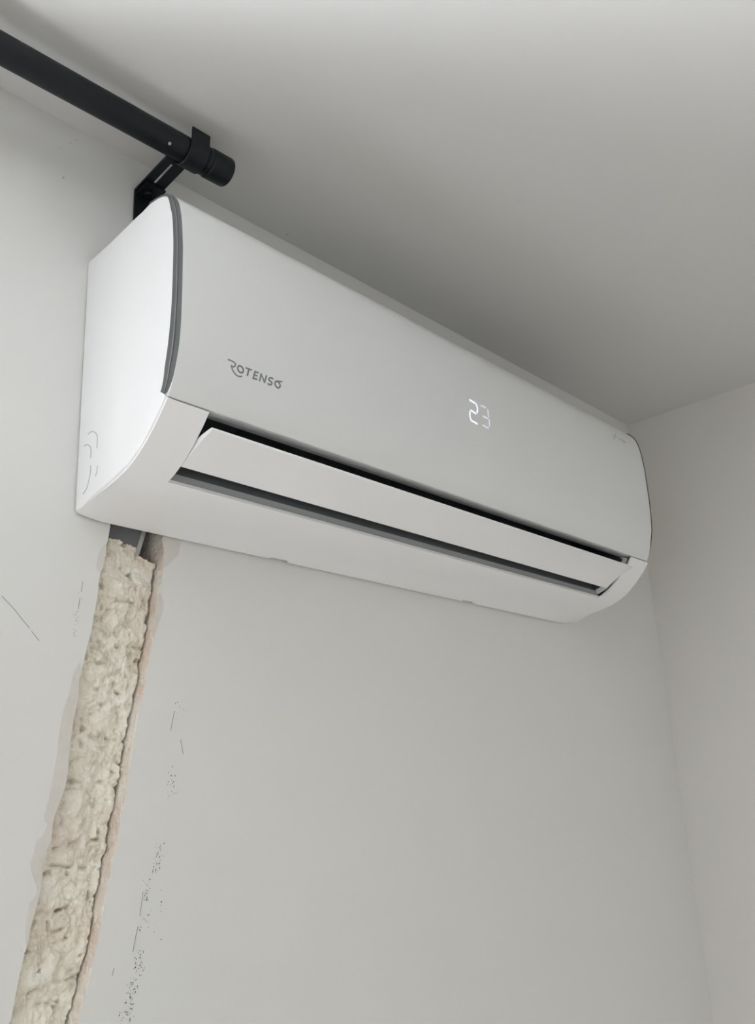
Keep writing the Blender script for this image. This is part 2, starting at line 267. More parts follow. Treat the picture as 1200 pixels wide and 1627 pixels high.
LOGO = (((0.5135,0.4297),(0.5163,0.4298),(0.5196,0.4295),(0.5218,0.4288),(0.5224,0.4274),(0.5214,0.4254),(0.5194,0.4246),(0.518,0.4251)),((0.5176,0.4253),(0.5187,0.4232),(0.5204,0.4212),(0.5234,0.4189),(0.5267,0.418),(0.5294,0.4182),(0.5315,0.419)),((0.5323,0.4255),(0.5324,0.4245),(0.5322,0.4236),(0.5316,0.4229),(0.5308,0.4223),(0.5298,0.4221),(0.5288,0.4221),(0.5277,0.4224),(0.5268,0.423),(0.526,0.4238),(0.5256,0.4247),(0.5255,0.4257),(0.5257,0.4266),(0.5262,0.4273),(0.527,0.4279),(0.528,0.4281),(0.5291,0.4281),(0.5302,0.4278),(0.5311,0.4272),(0.5318,0.4264),(0.5323,0.4255)),((0.5353,0.4286),(0.5422,0.4286)),((0.5389,0.4283),(0.5378,0.4218)),((0.5505,0.4286),(0.5465,0.4284),(0.5452,0.4213),(0.5496,0.4216)),((0.546,0.4249),(0.5497,0.4251)),((0.5534,0.4213),(0.5542,0.4285),(0.5596,0.4216),(0.5611,0.4288)),((0.5696,0.4283),(0.5673,0.4287),(0.5652,0.4277),(0.5646,0.426),(0.5662,0.425),(0.5684,0.4244),(0.5687,0.4229),(0.5669,0.4214),(0.5641,0.4216)),((0.5793,0.4248),(0.5794,0.4239),(0.5792,0.423),(0.5787,0.4223),(0.5779,0.4217),(0.5769,0.4215),(0.5759,0.4215),(0.5749,0.4219),(0.574,0.4224),(0.5732,0.4232),(0.5728,0.4241),(0.5727,0.4251),(0.5729,0.426),(0.5734,0.4267),(0.5742,0.4272),(0.5751,0.4275),(0.5762,0.4275),(0.5772,0.4271),(0.5781,0.4265),(0.5788,0.4257),(0.5793,0.4248)),((0.5751,0.4278),(0.5814,0.429)))
D2 = (((0.8946,0.5058),(0.9054,0.5048)),((0.9077,0.504),(0.9093,0.4989),(0.9081,0.493)),((0.905,0.4904),(0.8951,0.4918)),((0.8926,0.4896),(0.8918,0.4836),(0.893,0.479)),((0.8937,0.4778),(0.906,0.4768)))
D3 = (((0.9177,0.5054),(0.9271,0.5056)),((0.9317,0.5037),(0.9323,0.4941)),((0.9202,0.4914),(0.9303,0.4912)),((0.933,0.4903),(0.9325,0.4815)),((0.9181,0.4784),(0.9295,0.4776)))
MARK = (((1.2683,0.5642),(1.2757,0.563)),((1.2858,0.5733),(1.2777,0.5637),(1.2702,0.5577)),((1.283,0.5667),(1.2871,0.5655)),((1.289,0.5658),(1.2921,0.5632)),((1.2952,0.5665),(1.2979,0.5644)),((1.3002,0.5666),(1.3017,0.5627)),((1.3048,0.566),(1.3073,0.5624)),((1.3025,0.5615),(1.3084,0.5627)))
KNOB = (((0.019,0.3832),(0.0238,0.3838),(0.0291,0.3825),(0.0341,0.3787),(0.0366,0.3736),(0.0366,0.3675),(0.0367,0.3629)),((0.039,0.344),(0.0384,0.3381),(0.0362,0.3343)),((0.0128,0.3724),(0.0162,0.3727),(0.0201,0.3714),(0.0244,0.3675),(0.0258,0.3632),(0.0261,0.3562)),((0.0268,0.3476),(0.0267,0.3401),(0.0243,0.3318),(0.021,0.3252),(0.0155,0.3219)))
MTOP = ((0.4929,0.28994),(0.49922,0.29246),(0.50715,0.29267),(0.51598,0.29105),(0.52564,0.29021),(0.53173,0.28733),(0.53273,0.28017),(0.53877,0.27991),(0.55265,0.27563),(0.55731,0.27508))

# ================================================================ THE ROOM
XW, XR, YB, H = -2.6, 1.659, -4.2, 0.7475      # left wall, right wall, back of room, ceiling height
Z_FL = -ZC
G_TOP = 0.42                                    # the groove runs on behind the air conditioner

def interp(tab, z):
    zs = [t[1] for t in tab][::-1]; xs = [t[0] for t in tab][::-1]
    if z < zs[0]: return xs[0] + (z - zs[0]) * 0.150 + 0.0015 * noise.noise(Vector((z * 30, xs[0], 0)))
    if z > zs[-1]: return xs[-1] + (z - zs[-1]) * 0.02
    return float(np.interp(z, zs, xs))
gl = lambda z: interp(sorted(GL, key=lambda t: -t[1]), z) + 0.0006 * noise.noise(Vector((z * 260, 1, 0)))
gr = lambda z: interp(GR, z) + 0.0008 * noise.noise(Vector((z * 300, 5, 0)))

# wall behind the air conditioner, with the window opening and the chased groove left open
bm = bmesh.new()
zs = [H, WZ1, 0.45, G_TOP]
z = G_TOP
zz = []
while z > -0.24: zz.append(z); z -= 0.002
while z > Z_FL: zz.append(z); z -= 0.02
zz.append(Z_FL)
rows = sorted(set([H, WZ1, WZ0] + zz), reverse=True)
def wq(x0, x1, za, zb, x0b=None, x1b=None):
    x0b = x0 if x0b is None else x0b; x1b = x1 if x1b is None else x1b
    bm.faces.new([bm.verts.new(P(*c)) for c in ((x0, 0, za), (x1, 0, za), (x1b, 0, zb), (x0b, 0, zb))])
for a, b in zip(rows, rows[1:]):
    mid = (a + b) / 2
    inwin = WZ0 < mid < WZ1
    segs = [(XW, WX0), (WX1, None)] if inwin else [(XW, None)]
    if mid < G_TOP:
        for s in segs:
            if s[1] is None:
                wq(s[0], gl(a), a, b, s[0], gl(b)); wq(gr(a), XR, a, b, gr(b), XR)
            else: wq(s[0], s[1], a, b)
    else:
        for s in segs: wq(s[0], XR if s[1] is None else s[1], a, b)
bmesh.ops.remove_doubles(bm, verts=bm.verts, dist=1e-6)
wall = link('wall_back', bm, M_WALL, kind='structure', smooth=False)

def plane(name, pts, m_):
    bm = bmesh.new(); bm.faces.new([bm.verts.new(p) for p in pts])
    return link(name, bm, m_, kind='structure', smooth=False)
ceiling = plane('ceiling', [P(XW, 0, H), P(XR, 0, H), P(XR, -YB, H), P(XW, -YB, H)], M_CEIL)
bm = bmesh.new()
vs = [bm.verts.new((0.7317 + 0.0022 * math.cos(k) * (1 + .4 * (k % 2)), -0.0125 + 0.0015 * math.sin(k), H + ZC - 0.0004)) for k in range(6)]
cv = bm.verts.new((0.7317, -0.0125, H + ZC - 0.0010))
for k in range(6): bm.faces.new((vs[k], vs[(k+1) % 6], cv))
link('paint_fleck', bm, M_MARK, ceiling, smooth=False)
plane('floor', [P(XW, 0, Z_FL), P(XR, 0, Z_FL), P(XR, -YB, Z_FL), P(XW, -YB, Z_FL)], M_FLOOR)
plane('wall_right', [P(XR, 0, H), P(XR, -YB, H), P(XR, -YB, Z_FL), P(XR, 0, Z_FL)], M_WALL_DIM)
DY0, DY1, DZ = 0.65, 2.55, 0.32                 # unseen, added to let in fill light: door opening (distance from the back wall, head height)
bm = bmesh.new()
for d0, d1, z0, z1 in ((0, DY0, Z_FL, H), (DY1, -YB, Z_FL, H), (DY0, DY1, DZ, H)):
    bm.faces.new([bm.verts.new(P(XW, *q)) for q in ((d0, z0), (d1, z0), (d1, z1), (d0, z1))])
link('wall_left', bm, M_WALL, kind='structure', smooth=False)
fill_door = bpy.data.objects.new('fill_door_1', None); COL.objects.link(fill_door); fill_door['kind'] = 'structure'
fill_door.location = P(XW, (DY0 + DY1) / 2, Z_FL)
bm = bmesh.new()
dm = (DY0 + DY1) / 2
for d0, d1, z0, z1 in ((DY0, DY0+.07, Z_FL, DZ), (DY1-.07, DY1, Z_FL, DZ), (dm-.05, dm+.05, Z_FL+.07, DZ-.07), (DY0+.07, DY1-.07, Z_FL, Z_FL+.07), (DY0+.07, DY1-.07, DZ-.07, DZ)):
    box(bm, XW-0.08, XW-0.01, -d1, -d0, z0 + ZC, z1 + ZC)
link('fill_door_frame', bm, M_WHITE, fill_door, smooth=False)
for d0, d1 in ((DY0+.07, dm-.05), (dm+.05, DY1-.07)):
    bm = bmesh.new(); box(bm, XW-0.048, XW-0.042, -d1, -d0, Z_FL+.07+ZC, DZ-.07+ZC); link('pane', bm, M_GLASS, fill_door, smooth=False)
plane('wall_front', [P(XW, -YB, H), P(XR, -YB, H), P(XR, -YB, Z_FL), P(XW, -YB, Z_FL)], M_WALL)

# window beside the camera: reveal, frame, panes, sill
win = bpy.data.objects.new('window_1', None); COL.objects.link(win); win['kind'] = 'structure'
win.location = P((WX0 + WX1) / 2, 0, WZ0)
bm = bmesh.new()
for (a, b, c, d) in (((WX0, WZ0), (WX1, WZ0), 0, 0), ((WX1, WZ0), (WX1, WZ1), 0, 0), ((WX1, WZ1), (WX0, WZ1), 0, 0), ((WX0, WZ1), (WX0, WZ0), 0, 0)):
    bm.faces.new([bm.verts.new(P(*q)) for q in ((a[0], 0, a[1]), (b[0], 0, b[1]), (b[0], -0.14, b[1]), (a[0], -0.14, a[1]))])
link('window_reveal', bm, M_WALL, win, smooth=False)
bm = bmesh.new()
fw = 0.055; y0, y1 = 0.085, 0.14
xm = (WX0 + WX1) / 2
for x0, x1, z0, z1 in ((WX0, WX0+fw, WZ0, WZ1), (WX1-fw, WX1, WZ0, WZ1), (WX0+fw, WX1-fw, WZ0, WZ0+fw), (WX0+fw, WX1-fw, WZ1-fw, WZ1), (xm-0.04, xm+0.04, WZ0+fw, WZ1-fw)):
    box(bm, x0, x1, y0, y1, z0 + ZC, z1 + ZC)
o = link('window_frame', bm, M_WHITE, win, smooth=False)
for x0, x1 in ((WX0+fw, xm-0.04), (xm+0.04, WX1-fw)):
    bm = bmesh.new(); box(bm, x0, x1, 0.108, 0.114, WZ0+fw+ZC, WZ1-fw+ZC); link('pane', bm, M_GLASS, win, smooth=False)
bm = bmesh.new(); box(bm, WX0-0.03, WX1+0.03, -0.05, 0.084, WZ0-0.022+ZC, WZ0-0.001+ZC)
o = link('window_sill', bm, M_WHITE, win, smooth=False); bevel_mod(o, 0.004)

# ================================================================ THE GROOVE IN THE WALL
chase = thing('wall_groove', 'rough beige mortar-filled groove cut down the white wall below the air conditioner', 'wall groove', P(0.49, 0, Z_FL))
# its cut sides
def side(fn, name, m_, sgn, zt):
    bm = bmesh.new(); prev = None
    for z in [q for q in zz if q <= zt]:
        row = []
        for k in range(7):
            dpt = [0, 0.0012, 0.005, 0.010, 0.018, 0.030, 0.065][k]
            jit = 0.0011 * noise.noise(Vector((z * 90, dpt * 300, sgn))) if 0 < k < 6 else 0
            row.append(bm.verts.new(P(fn(z) + jit + sgn * (-0.0004 if k == 1 else 0), -dpt, z)))
        if prev:
            for k in range(6): bm.faces.new((prev[k], prev[k+1], row[k+1], row[k]))
        prev = row
    return link(name, bm, m_, chase, angle=80)
side(gr, 'plaster_edge', M_PINK, 1, G_TOP)['label'] = 'pinkish cut plaster edge'
side(gl, 'plaster_edge', M_PINK, -1, G_TOP)
# dark bottom of the open pocket at the top
bm = bmesh.new()
zt = [q for q in zz if q >= 0.24]
prev = None
for z in zt:
    row = [bm.verts.new(P(gl(z) * (1-k/6) + gr(z) * k/6, -0.0645 - 0.002*noise.noise(Vector((k, z*80, 0))), z)) for k in range(7)]
    if prev:
        for k in range(6): bm.faces.new((prev[k], prev[k+1], row[k+1], row[k]))
    prev = row
t0 = bm.verts.new(P(gl(G_TOP), 0, G_TOP)); t1 = bm.verts.new(P(gr(G_TOP), 0, G_TOP))
t2 = bm.verts.new(P(gr(G_TOP), -0.0645, G_TOP)); t3 = bm.verts.new(P(gl(G_TOP), -0.0645, G_TOP)); bm.faces.new((t0, t1, t2, t3))
link('groove_back', bm, M_HOLE, chase)
# mortar bed: rough lumps with courses
def mtop(x): return float(np.interp(x, [p[0] for p in MTOP], [p[1] for p in MTOP]))
COURSE = [0.226, 0.186, 0.139, 0.094, 0.055, 0.008, -0.016, -0.045, -0.066, -0.108, -0.122]
def mortar_depth(x, z, u):
    v = Vector((x, 0, z))
    crs = 1e9
    for i, c in enumerate(COURSE):
        w = c + 0.010 * (noise.noise(Vector((x * 22, i * 3.1, 0)))) + 0.0035 * noise.noise(Vector((x * 90, i * 5.3, 1))) + (0.006 if i % 2 else -0.006) * (u - 0.5)
        st = 0.35 + 0.65 * max(0, noise.noise(Vector((x * 55, i * 7.7, 2))) + 0.35)
        dz = z - w
        crs = min(crs, (abs(dz) / 0.0016) if abs(dz) < 0.004 else 9) if st > 0.5 else crs
    crack = 0.0042 * max(0.2, min(1.0, 0.75 + 1.6 * noise.noise(Vector((x * 120, z * 50, 8))))) * math.exp(-crs * crs) if crs < 5 else 0
    lump = noise.fractal(v * 55, 0.8, 2.1, 5)
    lump2 = noise.noise(v * 22 + Vector((7, 0, 0)))
    vor = noise.voronoi(v * 75)[0]
    cell = (vor[1] - vor[0])
    pit = max(0, noise.noise(v * 130 + Vector((3, 9, 1))) - 0.42) * 0.022
    d = 0.0092 - 0.0042 * lump - 0.0030 * lump2 - 0.0016 * min(cell, 0.7) + crack + pit
    d += 0.0045 * math.exp(-(u / 0.03) ** 2) 
    d -= 0.0006 * noise.fractal(v * 330, 0.9, 2.1, 3)
    e = 0.042 + 0.034 * noise.noise(Vector((z * 75, 4, 4)))
    d += 0.004 * u
    if u > 1 - e: d += 0.016 * ((u - (1 - e)) / e) ** 0.8
    return max(0.0012, d)
bm = bmesh.new(); prev = None
NU = 84
zz2 = []; z = 1.0
zrows = []
z = 0.0
k = 0
z = 0.0
while z > -0.46: zrows.append(z); z -= 0.00105
while z > Z_FL - 0.30: zrows.append(z); z -= 0.012
for dz in zrows:
    row = []
    for k in range(NU + 1):
        u = k / NU
        xg = gl(0.29) * (1 - u) + gr(0.28) * u
        zt_ = mtop(xg) + 0.0015 * noise.noise(Vector((xg * 400, 0, 0)))
        f = min(1.0, -dz / 0.42)
        z = zt_ * (1 - f) + (0.29 - 0.42) * f if -dz < 0.42 else 0.29 + dz
        if z < Z_FL: z = Z_FL
        x = gl(z) * (1 - u) + gr(z) * u
        row.append(bm.verts.new(P(x, -mortar_depth(x, z, u), z)))
    if prev:
        for k in range(NU): bm.faces.new((prev[k], prev[k+1], row[k+1], row[k]))
    else:
        top = [bm.verts.new(P(v.co.x, -(0.064), v.co.z - ZC + 0.002)) for v in row]
        for k in range(NU): bm.faces.new((top[k], top[k+1], row[k+1], row[k]))
    prev = row
bmesh.ops.remove_doubles(bm, verts=bm.verts, dist=1e-7)
link('mortar_bed', bm, M_MORTAR, chase, angle=75)

# grey plastic pipe cover seen in the pocket under the unit
duct = thing('pipe_duct', 'grey plastic pipe duct in the open pocket at the top of the wall groove', 'duct', P(0.515, -0.03, 0.25))
bm = bmesh.new()
vs = box(bm, 0.497, 0.5385, 0.020, 0.055, 0.262 + ZC, 0.40 + ZC)
for v in vs:
    v.co.x += 0.30 * (v.co.z - ZC - 0.28) if v.co.x > 0.52 else 0
o = link('duct_body', bm, M_DUCT, duct, smooth=False); bevel_mod(o, 0.002)
bm = bmesh.new(); vs = box(bm, 0.5345, 0.5395, 0.0175, 0.0240, 0.265 + ZC, 0.395 + ZC)
for v in vs: v.co.x += 0.30 * (v.co.z - ZC - 0.28)
o = link('duct_rib', bm, M_LIP, duct, smooth=False); o['label'] = 'lighter grey edge strip'

# smears and marks on the wall
def poly_patch(pts, th, name, m_):
    c = Vector((sum(p[0] for p in pts) / len(pts), sum(p[1] for p in pts) / len(pts)))
    sp = []
    n = len(pts)
    for i in range(n):
        a, b, cc, d = [Vector(pts[(i + q) % n]) for q in (-1, 0, 1, 2)]
        for k in range(4):
            t = k / 4
            sp.append(0.5 * (2*b + (-a + cc)*t + (2*a - 5*b + 4*cc - d)*t*t + (-a + 3*b - 3*cc + d)*t*t*t))
    bm = bmesh.new()
    inner = [bm.verts.new(P(p[0] + (c[0]-p[0])*0.04, th, p[1] + (c[1]-p[1])*0.04)) for p in sp]
    outer = [bm.verts.new(P(p[0], 0.00005, p[1])) for p in sp]
    es = [bm.edges.new((inner[i], inner[(i+1) % len(sp)])) for i in range(len(sp))]
    bmesh.ops.triangle_fill(bm, edges=es, use_beauty=True)
    for i in range(len(sp)): bm.faces.new((inner[i], inner[(i+1) % len(sp)], outer[(i+1) % len(sp)], outer[i]))
    return link(name, bm, m_, wall, smooth=False)
for i, pts in enumerate(PATCH):
    poly_patch(pts, 0.00025 + 0.00007 * i, 'plaster_smear', M_SKIM)
random.seed(11)
bm = bmesh.new()
for x, z, r in SPECK:
    n = 6; a0 = random.random() * 6; st = random.uniform(0.4, 1.0)
    r *= 1.0
    vs = [bm.verts.new(P(x + r * st * math.cos(a0 + 6.283*k/n) * random.uniform(.6, 1.2), 0.00035, z + r * math.sin(a0 + 6.283*k/n) * random.uniform(.6, 1.2))) for k in range(n)]
    c = bm.verts.new(P(x, 0.0006, z))
    for k in range(n): bm.faces.new((vs[k], vs[(k+1) % n], c))
o = link('scuff_specks', bm, M_PENCIL, wall, smooth=False, kind='stuff')
for l in SCR:
    bm = bmesh.new(); pts = [P(x, 0.0002, z) for x, z in l]
    ribbon(bm, pts, 0.00015, [Vector((0, -1, 0))] * len(pts), 0.0003)
    link('pencil_line', bm, M_LINE, wall, smooth=False)

# ================================================================ THE AIR CONDITIONER
XL, XE = 0.45416, 0.45416 + 0.9045
ac = thing('air_conditioner', 'white wall-mounted air conditioner with open louver and lit display, high on the wall', 'air conditioner', P((XL + XE) / 2, 0, 0.304))
T_IN = [(.112,.5985),(.124,.5988),(.1365,.5962),(.1436,.5895),(.1490,.5757),(.1524,.5637),(.1547,.538),(.1551,.5105),(.1544,.4707),(.1516,.4393),(.1476,.4153),(.1420,.3945),(.1380,.3852)]
T_OUT = [(.112,.6012),(.126,.6008),(.1420,.5965),(.1505,.589),(.1570,.578),(.1612,.560),(.1636,.535),(.1642,.5226),(.1640,.4692),(.1618,.4314),(.1575,.4108),(.1520,.3939),(.1445,.3838)]
PANEL = [(.075,.600),(.100,.6020),(.118,.6018),(.129,.6008),(.1420,.5965),(.1505,.589),(.1570,.578),(.1612,.560),(.1636,.535),(.1642,.5226),(.1640,.4692),(.1618,.4314),(.1575,.4108),(.1530,.3939),(.1463,.3800)]
LOW = [(.1455,.3786),(.1341,.3651),(.1174,.3491),(.0992,.3357),(.0804,.3272),(.0569,.3209),(.0325,.3158),(.0018,.3050)]
t_in = smooth_path([Vector(p) for p in T_IN], 44); t_out = smooth_path([Vector(p) for p in T_OUT], 44)
def _taper(k, n):
    u = k / (n - 1)
    return max(0.0, 0.85 * (1 - u / 0.20)) if u < 0.20 else max(0.0, 0.35 * (u - 0.9) / 0.1)
t_in = [a.lerp(b, _taper(k, 44)) for k, (a, b) in enumerate(zip(t_in, t_out))]
panel_p = smooth_path([Vector(p) for p in PANEL], 70)
low_p = smooth_path([Vector(p) for p in LOW], 46)
def panel_d(z):
    best = None
    for a, b in zip(panel_p[12:], panel_p[13:]):
        if min(a.y, b.y) - 1e-9 <= z <= max(a.y, b.y) + 1e-9:
            w = (z - a.y) / (b.y - a.y); best = a.lerp(b, w); t = (b - a).normalized()
    n = Vector((0, t.y, -t.x)) * 1.0      # (x, y=-d, z)
    n = Vector((0, t.y, t.x)); n = Vector((0, -abs(t.y), (-t.x if t.y < 0 else t.x) * -1)).normalized()
    return best.x, n

S0, S1 = 0.503, 1.304           # louver slot along x
SLOT_Z = 0.3285

# side covers with a softened rim
def side_cover(x_out, sgn, name):
    base = [Vector(p) for p in ((.0006,.5868),(.020,.5884),(.0375,.5900),(.0570,.5928),(.0775,.5955),(.0975,.5978))]
    outl = base + t_in + [Vector((.1455,.3797))] + low_p[1:-3] + [Vector((.0016,.3085))]
    n = len(outl)
    def inset(r):
        res = []
        for i in range(n):
            a, b, c = outl[i-1], outl[i], outl[(i+1) % n]
            t1 = (b - a).normalized(); t2 = (c - b).normalized()
            n1 = Vector((t1.y, -t1.x)); n2 = Vector((t2.y, -t2.x))
            nn = (n1 + n2).normalized() / max(0.6, math.sqrt(max(0.05, (1 + n1.dot(n2)) / 2)))
            res.append(b + nn * r)
        return res
    bm = bmesh.new(); rings = []
    for off, r in ((0.0, 0.0022), (0.0003, 0.0010), (0.0010, 0.0002), (0.0016, 0.0), (0.0022, 0.0), (0.0026, 0.0006), (0.0075, 0.0006)):
        rings.append([bm.verts.new(P(x_out + sgn * off, q.x, q.y)) for q in inset(r)])
    for r0, r1 in zip(rings, rings[1:]):
        for i in range(n): bm.faces.new((r0[i], r0[(i+1) % n], r1[(i+1) % n], r1[i]))
    bm.faces.new(rings[0]); bm.faces.new(rings[-1][::-1])
    return link(name, bm, M_WHITE, ac, angle=50)
sc_l = side_cover(XL, 1, 'side_cover')
side_cover(XE, -1, 'side_cover')
# knock-out outlines on the left cover, crease shade put into grey ribbons
for l in KNOB:
    bm = bmesh.new()
    pts = [Vector(p) for p in l]
    sp = smooth_path(pts, 24) if len(pts) > 2 else pts
    q = [Vector((XL - 0.00005, -p.x, p.y + ZC)) for p in sp]
    ribbon(bm, q, 0.0004, [Vector((-1, 0, 0))] * len(q), 0.0003)
    link('knockout_line', bm, M_MARK, sc_l, smooth=False)

# trim strips on both ends
def trim(x_in, sgn, w=0.0036, lip=0.0):
    bm = bmesh.new(); rows = []
    for a, b in zip(t_in, t_out):
        m1 = a.lerp(b, 0.28); m2 = a.lerp(b, 0.40); nrm = (b - a).normalized() if (b - a).length > 1e-5 else Vector((1, 0))
        rows.append([bm.verts.new(P(x_in + sgn*0.0030, a.x - 0.001*nrm.x, a.y - 0.001*nrm.y)),
                     bm.verts.new(P(x_in - sgn*0.0008, a.x, a.y)),
                     bm.verts.new(P(x_in + sgn*0.0006, m1.x + nrm.x*0.0012, m1.y + nrm.y*0.0012)),
                     bm.verts.new(P(x_in + sgn*0.0010, m2.x + nrm.x*0.0012, m2.y + nrm.y*0.0012)),
                     bm.verts.new(P(x_in + sgn*0.0016, m2.x + nrm.x*0.0008, m2.y + nrm.y*0.0008)),
                     bm.verts.new(P(x_in + sgn*w, b.x + nrm.x*lip, b.y + nrm.y*lip)),
                     bm.verts.new(P(x_in + sgn*(w + 0.001), a.x + 0.001*nrm.x, a.y + 0.001*nrm.y))])
    for r0, r1 in zip(rows, rows[1:]):
        for k in range(7):
            f = bm.faces.new((r0[k], r0[(k+1) % 7], r1[(k+1) % 7], r1[k]))
            f.material_index = 1 if k == 2 else 0
    bm.faces.new(rows[0]); bm.faces.new(rows[-1][::-1])
    return link('trim_strip', bm, [M_TRIM, M_TRIM2], ac, angle=40)
trim(XL, 1)['label'] = 'grey trim strip at the left end'
trim(XE, -1, 0.0038, 0.0016)

# front panel
XA, XB = XL + 0.0036, XE - 0.0038
bm = bmesh.new()
prof = [(p.x, p.y) for p in panel_p] + [(.1449,.3794),(.1440,.3795),(.1438,.3813),(.1427,.3813),(.1425,.3797),(.1415,.3797),(.1330,.3812),(.1235,.3838),(.1225,.3850)]
inn = [(.1260,.3920),(.1490,.4150),(.1555,.4700),(.1560,.5300),(.1510,.5700),(.1380,.5900),(.1180,.5960),(.075,.594)]
sec = prof + inn
xs = [XA, XA + 0.0008] + [XA + 0.0008 + (XB - XA - 0.0016) * k / 24 for k in range(1, 24)] + [XB - 0.0008, XB]
rows = [[bm.verts.new(P(x, d, z)) for d, z in sec] for x in xs]
for r0, r1 in zip(rows, rows[1:]):
    for i in range(len(sec)): bm.faces.new((r0[i], r0[(i+1) % len(sec)], r1[(i+1) % len(sec)], r1[i]))
bm.faces.new(rows[0]); bm.faces.new(rows[-1][::-1])
panel = link('front_panel', bm, M_PANEL, ac, angle=30)

# writing on the panel
def on_panel(l, n=None):
    pts = [Vector(p) for p in l]
    if len(pts) > 2: pts = smooth_path(pts, n or 6 * len(pts)) if n != 0 else pts
    P3 = []; N3 = []
    for p in pts:
        d, nn = panel_d(p.y); P3.append(P(p.x, d, p.y)); N3.append(nn)
    return P3, N3
LETTER = ['letter_r', 'letter_r', 'letter_o', 'letter_t', 'letter_t', 'letter_e', 'letter_e', 'letter_n', 'letter_s', 'letter_o', 'letter_o']
widths = [.0007,.00062,.00085,.00075,.0009,.00085,.00075,.00085,.00088,.0009,.0007]
bm = bmesh.new()
for i, l in enumerate(LOGO):
    q, nn = on_panel(l, 0 if i in (5, 7) else None)
    if i in (5, 7):     # letters with sharp corners: one stroke per segment
        for a, b, na, nb in zip(q, q[1:], nn, nn[1:]): ribbon(bm, [a, b], widths[i], [na, nb], 0.00025)
    else: ribbon(bm, q, widths[i], nn, 0.00025)
o = link('maker_logo', bm, M_LOGO, panel, smooth=False); o['label'] = 'grey lettering on the panel'
for strokes, m_, w in ((D2, M_DIGIT, .00115), (D3, M_DIGIT2, .00100)):
    bm = bmesh.new()
    for l in strokes:
        q, nn = on_panel(l); ribbon(bm, q, w, nn, 0.0002)
    o = link('display_digit', bm, m_, panel, smooth=False)
    o['label'] = 'bright lit digit 2' if m_ is M_DIGIT else 'dimmer lit digit 3'
bm = bmesh.new()
for i, l in enumerate(MARK):
    q, nn = on_panel(l); ribbon(bm, q, .0007 if i < 4 else .0010, nn, 0.0002)
link('printed_mark', bm, M_MARK, panel, smooth=False)

# casing: top plate and lower fascia with the louver slot and clip notches
N1, N2 = (0.700, 0.7283), (1.0600, 1.0850)
CX0, CX1 = XL + 0.0022, XE - 0.0022
bm = bmesh.new()
xs = sorted(set([CX0, XL + 0.012, XL + 0.018, XL + 0.024, XL + 0.031, S0, S0 + 0.0015, S0 + 0.004, S1 - 0.004, S1 - 0.0015, S1, XE - 0.043, XE - 0.036, XE - 0.029, XE - 0.022, XE - 0.016, XE - 0.010, XE - 0.006, N1[0], N1[0] + 0.012, N1[1] - 0.0002, N1[1], N2[0], N2[0] + 0.011, N2[1] - 0.0002, N2[1], CX1]
                + [S0 + (S1 - S0) * k / 20 for k in range(1, 20)]))
# slot bottom: index on the profile
jb = min(range(len(low_p)), key=lambda i: abs(low_p[i].y - SLOT_Z) if low_p[i].x > 0.05 else 9)
def low_at(x, j):
    q = low_p[j].copy(); last = len(low_p) - 1
    f = (j / last) ** 6
    rise = max(0.0, 1 - (x - XL) / 0.032) ** 1.5
    q.y += 0.0042 * rise * f
    end = max(0.0, 1 - (XE - x) / 0.050) ** 2
    q.y += 0.0075 * end * (j / last) ** 5
    if j == last:
        for a, b in (N1, N2):
            w = b - a
            if a < x < b - 0.0001:
                q.y += 0.0062 * min(1, (x - a) / 0.012); q.x += 0.004 * min(1, (x - a) / 0.012)
    return q
grid = [[bm.verts.new(P(x, *low_at(x, j))) for j in range(len(low_p))] for x in xs]
for i in range(len(xs) - 1):
    for j in range(len(low_p) - 1):
        mid = (xs[i] + xs[i+1]) / 2
        if S0 < mid < S1:
            lim = jb - (1 if (mid < S0 + 0.0015 or mid > S1 - 0.0015) else 0) if False else jb
            if j < lim: continue
        bm.faces.new((grid[i][j], grid[i+1][j], grid[i+1][j+1], grid[i][j+1]))
top_p = [(.0006,.5868),(.0375,.5900),(.0775,.5950),(.0800,.592),(.04,.586),(.0006,.583)]
r0 = [bm.verts.new(P(CX0 + .005, *q)) for q in top_p]; r1 = [bm.verts.new(P(CX1 - .005, *q)) for q in top_p]
for i in range(6): bm.faces.new((r0[i], r0[(i+1) % 6], r1[(i+1) % 6], r1[i]))
for v in [v for v in bm.verts if not v.link_faces]: bm.verts.remove(v)
casing = link('casing', bm, M_WHITE, ac, angle=40)
so = casing.modifiers.new('thickness', 'SOLIDIFY'); so.thickness = 0.0022; so.offset = -1; so.use_even_offset = False

# outlet: light lower lip, throat greyed for its shade, dark duct, dark end walls
bm = bmesh.new()
lip = [(.0845,.3290),(.0826,.3298),(.0812,.3315),(.0802,.3335),(.0790,.3362),(.0778,.3392),(.0752,.3380),(.0770,.3330),(.0800,.3290),(.0830,.3275)]
lipm = smooth_path([Vector(p) for p in lip[:6]], 14)
secl = [(p.x, p.y) for p in lipm] + lip[6:]
a = [bm.verts.new(P(S0 + 0.0005, d, z)) for d, z in secl]; b = [bm.verts.new(P(S1 - 0.0005, d, z)) for d, z in secl]
for i in range(len(secl)): bm.faces.new((a[i], a[(i+1) % len(secl)], b[(i+1) % len(secl)], b[i]))
bm.faces.new(a); bm.faces.new(b[::-1])
link('outlet_lip', bm, M_LIP, ac, angle=60)
bm = bmesh.new()
cav = [(.1228,.3846),(.1180,.3930),(.1080,.4080),(.0800,.4180),(.0500,.4160),(.0360,.3980),(.0440,.3800),(.0580,.3620),(.0700,.3535)]
a = [bm.verts.new(P(S0 - 0.001, d, z)) for d, z in cav]; b = [bm.verts.new(P(S1 + 0.001, d, z)) for d, z in cav]
for i in range(len(cav) - 1): bm.faces.new((a[i], a[i+1], b[i+1], b[i]))
